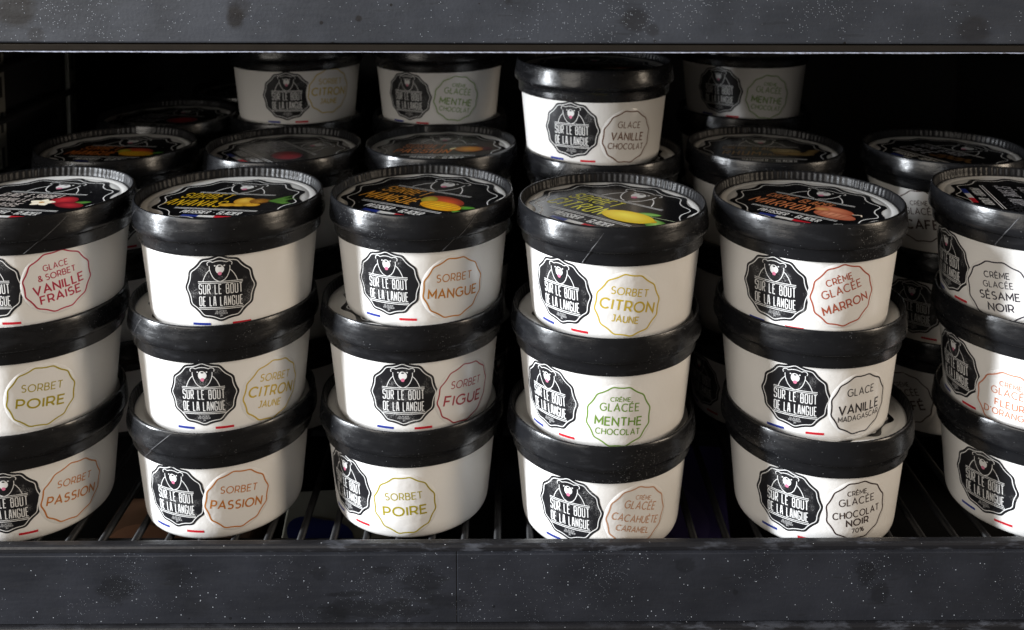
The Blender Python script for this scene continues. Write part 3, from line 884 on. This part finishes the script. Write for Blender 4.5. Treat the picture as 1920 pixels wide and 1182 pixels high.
# sixth column, cut by the right edge
tub(314.5, 3, 3, "tub with SÉSAME NOIR sticker, top of the stack cut by right edge", -86, ('sesame', -43, 16.0, 8), 'sesame', -100, -30)
tub(317.4, 1, 2, "tub with orange blossom FLEUR D'ORANGER sticker, middle of rightmost front stack", -81, ('fleur', -38, 15.0, -2), 'choc', 20)
tub(320, 0, 1, "bottom tub of the rightmost front stack with only black badge and red stripe", -56, None, 'choc', 20)

# second row
HID = "dim tub in the lower two layers of rear stacks left of the CAFÉ stack"
HG = "dim tubs low in the rear stacks"
tub(-205.6, 104.7, 3, "shadowed tub with orange red mango lid behind the strawberry tub", 15, None, 'mangue_far', -4)
tub(-100.4, 103.7, 3, "shadowed tub with pink fig half on its lid behind the pineapple tub", -20, None, 'figue', -52)
tub(-2.5, 111.5, 3, "shadowed tub with SORBET PASSION lid behind the mango tub", 30, None, 'passion', -3)
tub(98.2, 98.3, 3, "tub carrying the VANILLE CHOCOLAT tub, behind the lemon lid", -60, None, 'choc', 190, -30)
tub(92.5, 101.2, 4, "bluish lit tub with brown VANILLE CHOCOLAT sticker raised above the lemon lid", -22, ('vchoc', 24, 19, -5), 'choc', -6)
tub(200.8, 106, 3, "shadowed tub with gold RHUM RAISIN lid behind the chestnut tub", 10, None, 'rhum', -7)
tub(311.3, 100.9, 3, "shadowed tub with CAFÉ sticker half hidden behind the sesame tub", -110, ('cafe', -38, 24.5, 8), 'cafe', -62)
tub(311.3, 100.9, 2, "dark tub with black badge showing between two right front stacks, under the CAFÉ tub", -42, None, 'choc', 0)
tub(311, 101, 1, "dark tub with brown sticker ring at bottom of the stack behind right edge", -95, ('cafe', -44, 20.2, 20), 'choc', 0)
for x, y, b1, b2 in ((-205, 104, 100, 150), (-101, 104, 190, -60), (-4, 110, 60, -70), (98, 99, -75, 75), (200, 106, -68, 160)):
    tub(x, y, 1, HID, b1, None, 'choc', 0, None, HG); tub(x+random.uniform(-2, 2), y, 2, HID, b2, None, 'choc', 40, None, HG)

# third row and beyond
tub(-204.4, 197.9, 3, "darkest lid with dim red picture behind the mango lid at left", 60, None, 'figue', -12)
tub(-113, 205, 4, "dim tub with pale CITRON JAUNE sticker touching the upper rail at left", 2, ('citron', 42, 25, -4), 'choc', 0)
tub(-113, 205, 3, "black lidded tub under the dim CITRON JAUNE tub of the third row", 100, None, 'choc', 0)
tub(-10.1, 203.2, 4, "dim tub with green MENTHE CHOCOLAT sticker left of the VANILLE CHOCOLAT tub", -26, ('menthe', 20, 21.8, -9), 'choc', 0)
tub(-10.1, 203.2, 3, "black lidded tub under the dim mint tub left of centre", 100, None, 'choc', 0)
tub(213.9, 222.7, 4, "dim tub with green MENTHE CHOCOLAT sticker right of the VANILLE CHOCOLAT tub", -36, ('menthe', 11, 19.5, -7), 'choc', 0)
tub(213.9, 222.7, 3, "black lidded tub under the dim mint tub right of centre", 100, None, 'choc', 0)
tub(-170, 300, 3, "faint lid edge deepest in the dark left corner of the shelf", 60, None, 'fig' if False else 'figue', -12)
for x, y in ((-204.4, 197.9), (-113, 205), (-10.1, 203.2), (213.9, 222.7), (-170, 300)):
    for lv in (1, 2): tub(x, y, lv, HID, 100, None, 'choc', 0, None, HG)

# ------------------------------------------------------------------ boxes lying under the wire shelf
def carton(label, x0, x1, y0, y1, z0, z1, c1, c2, rz=0):
    t = thing("carton", label, "carton", ((x0+x1)/2, (y0+y1)/2, z0), "cartons under the wire shelf")
    hx, hy, hz = (x1-x0)/2, (y1-y0)/2, z1-z0
    box_obj("box", [(-hx, hx, -hy, hy, 0, hz)], [m_plain("card_"+label.split()[0], c1, .45, 0, .15)], t, bev=1)
    A = Art()
    A.ellipse(-hx*.3, 0, hx*.55, hy*.5, 20, c2, c2, .3, amp=.15)
    A.ellipse(hx*.5, -hy*.5, hx*.3, hy*.4, 50, c2, c2, .3, amp=.1)
    obj("print", A.build("print", flat, [M['ink']]), t, (0, 0, hz+.1))
    t.rotation_euler = (0, 0, rz)
carton("white carton with blue print under the wires, left of the mango stack", -85, -25, -40, 60, -60, -32, (.22, .21, .17), srgb('#1a2358'), .1)
carton("brown carton under the wires between the two leftmost stacks", -190, -105, -40, 60, -60, -38, (.05, .024, .012), (.09, .04, .02))
carton("violet carton under the wires between the lemon and chestnut stacks", 125, 165, -45, 100, -60, -26, (.12, .09, .30), (.16, .12, .36), -.15)
carton("dark red carton under the wires right of the peanut tub", 104, 124, -35, 50, -60, -40, (.10, .025, .02), (.2, .05, .04))
lower = box_obj("freezer_shelf", [(XL+1, XR-1, -50, YB-1, 0, 4)], [M['cab']], None, (0, 0, -64.2))
tag(lower, "black shelf below carrying the cartons", "shelf")
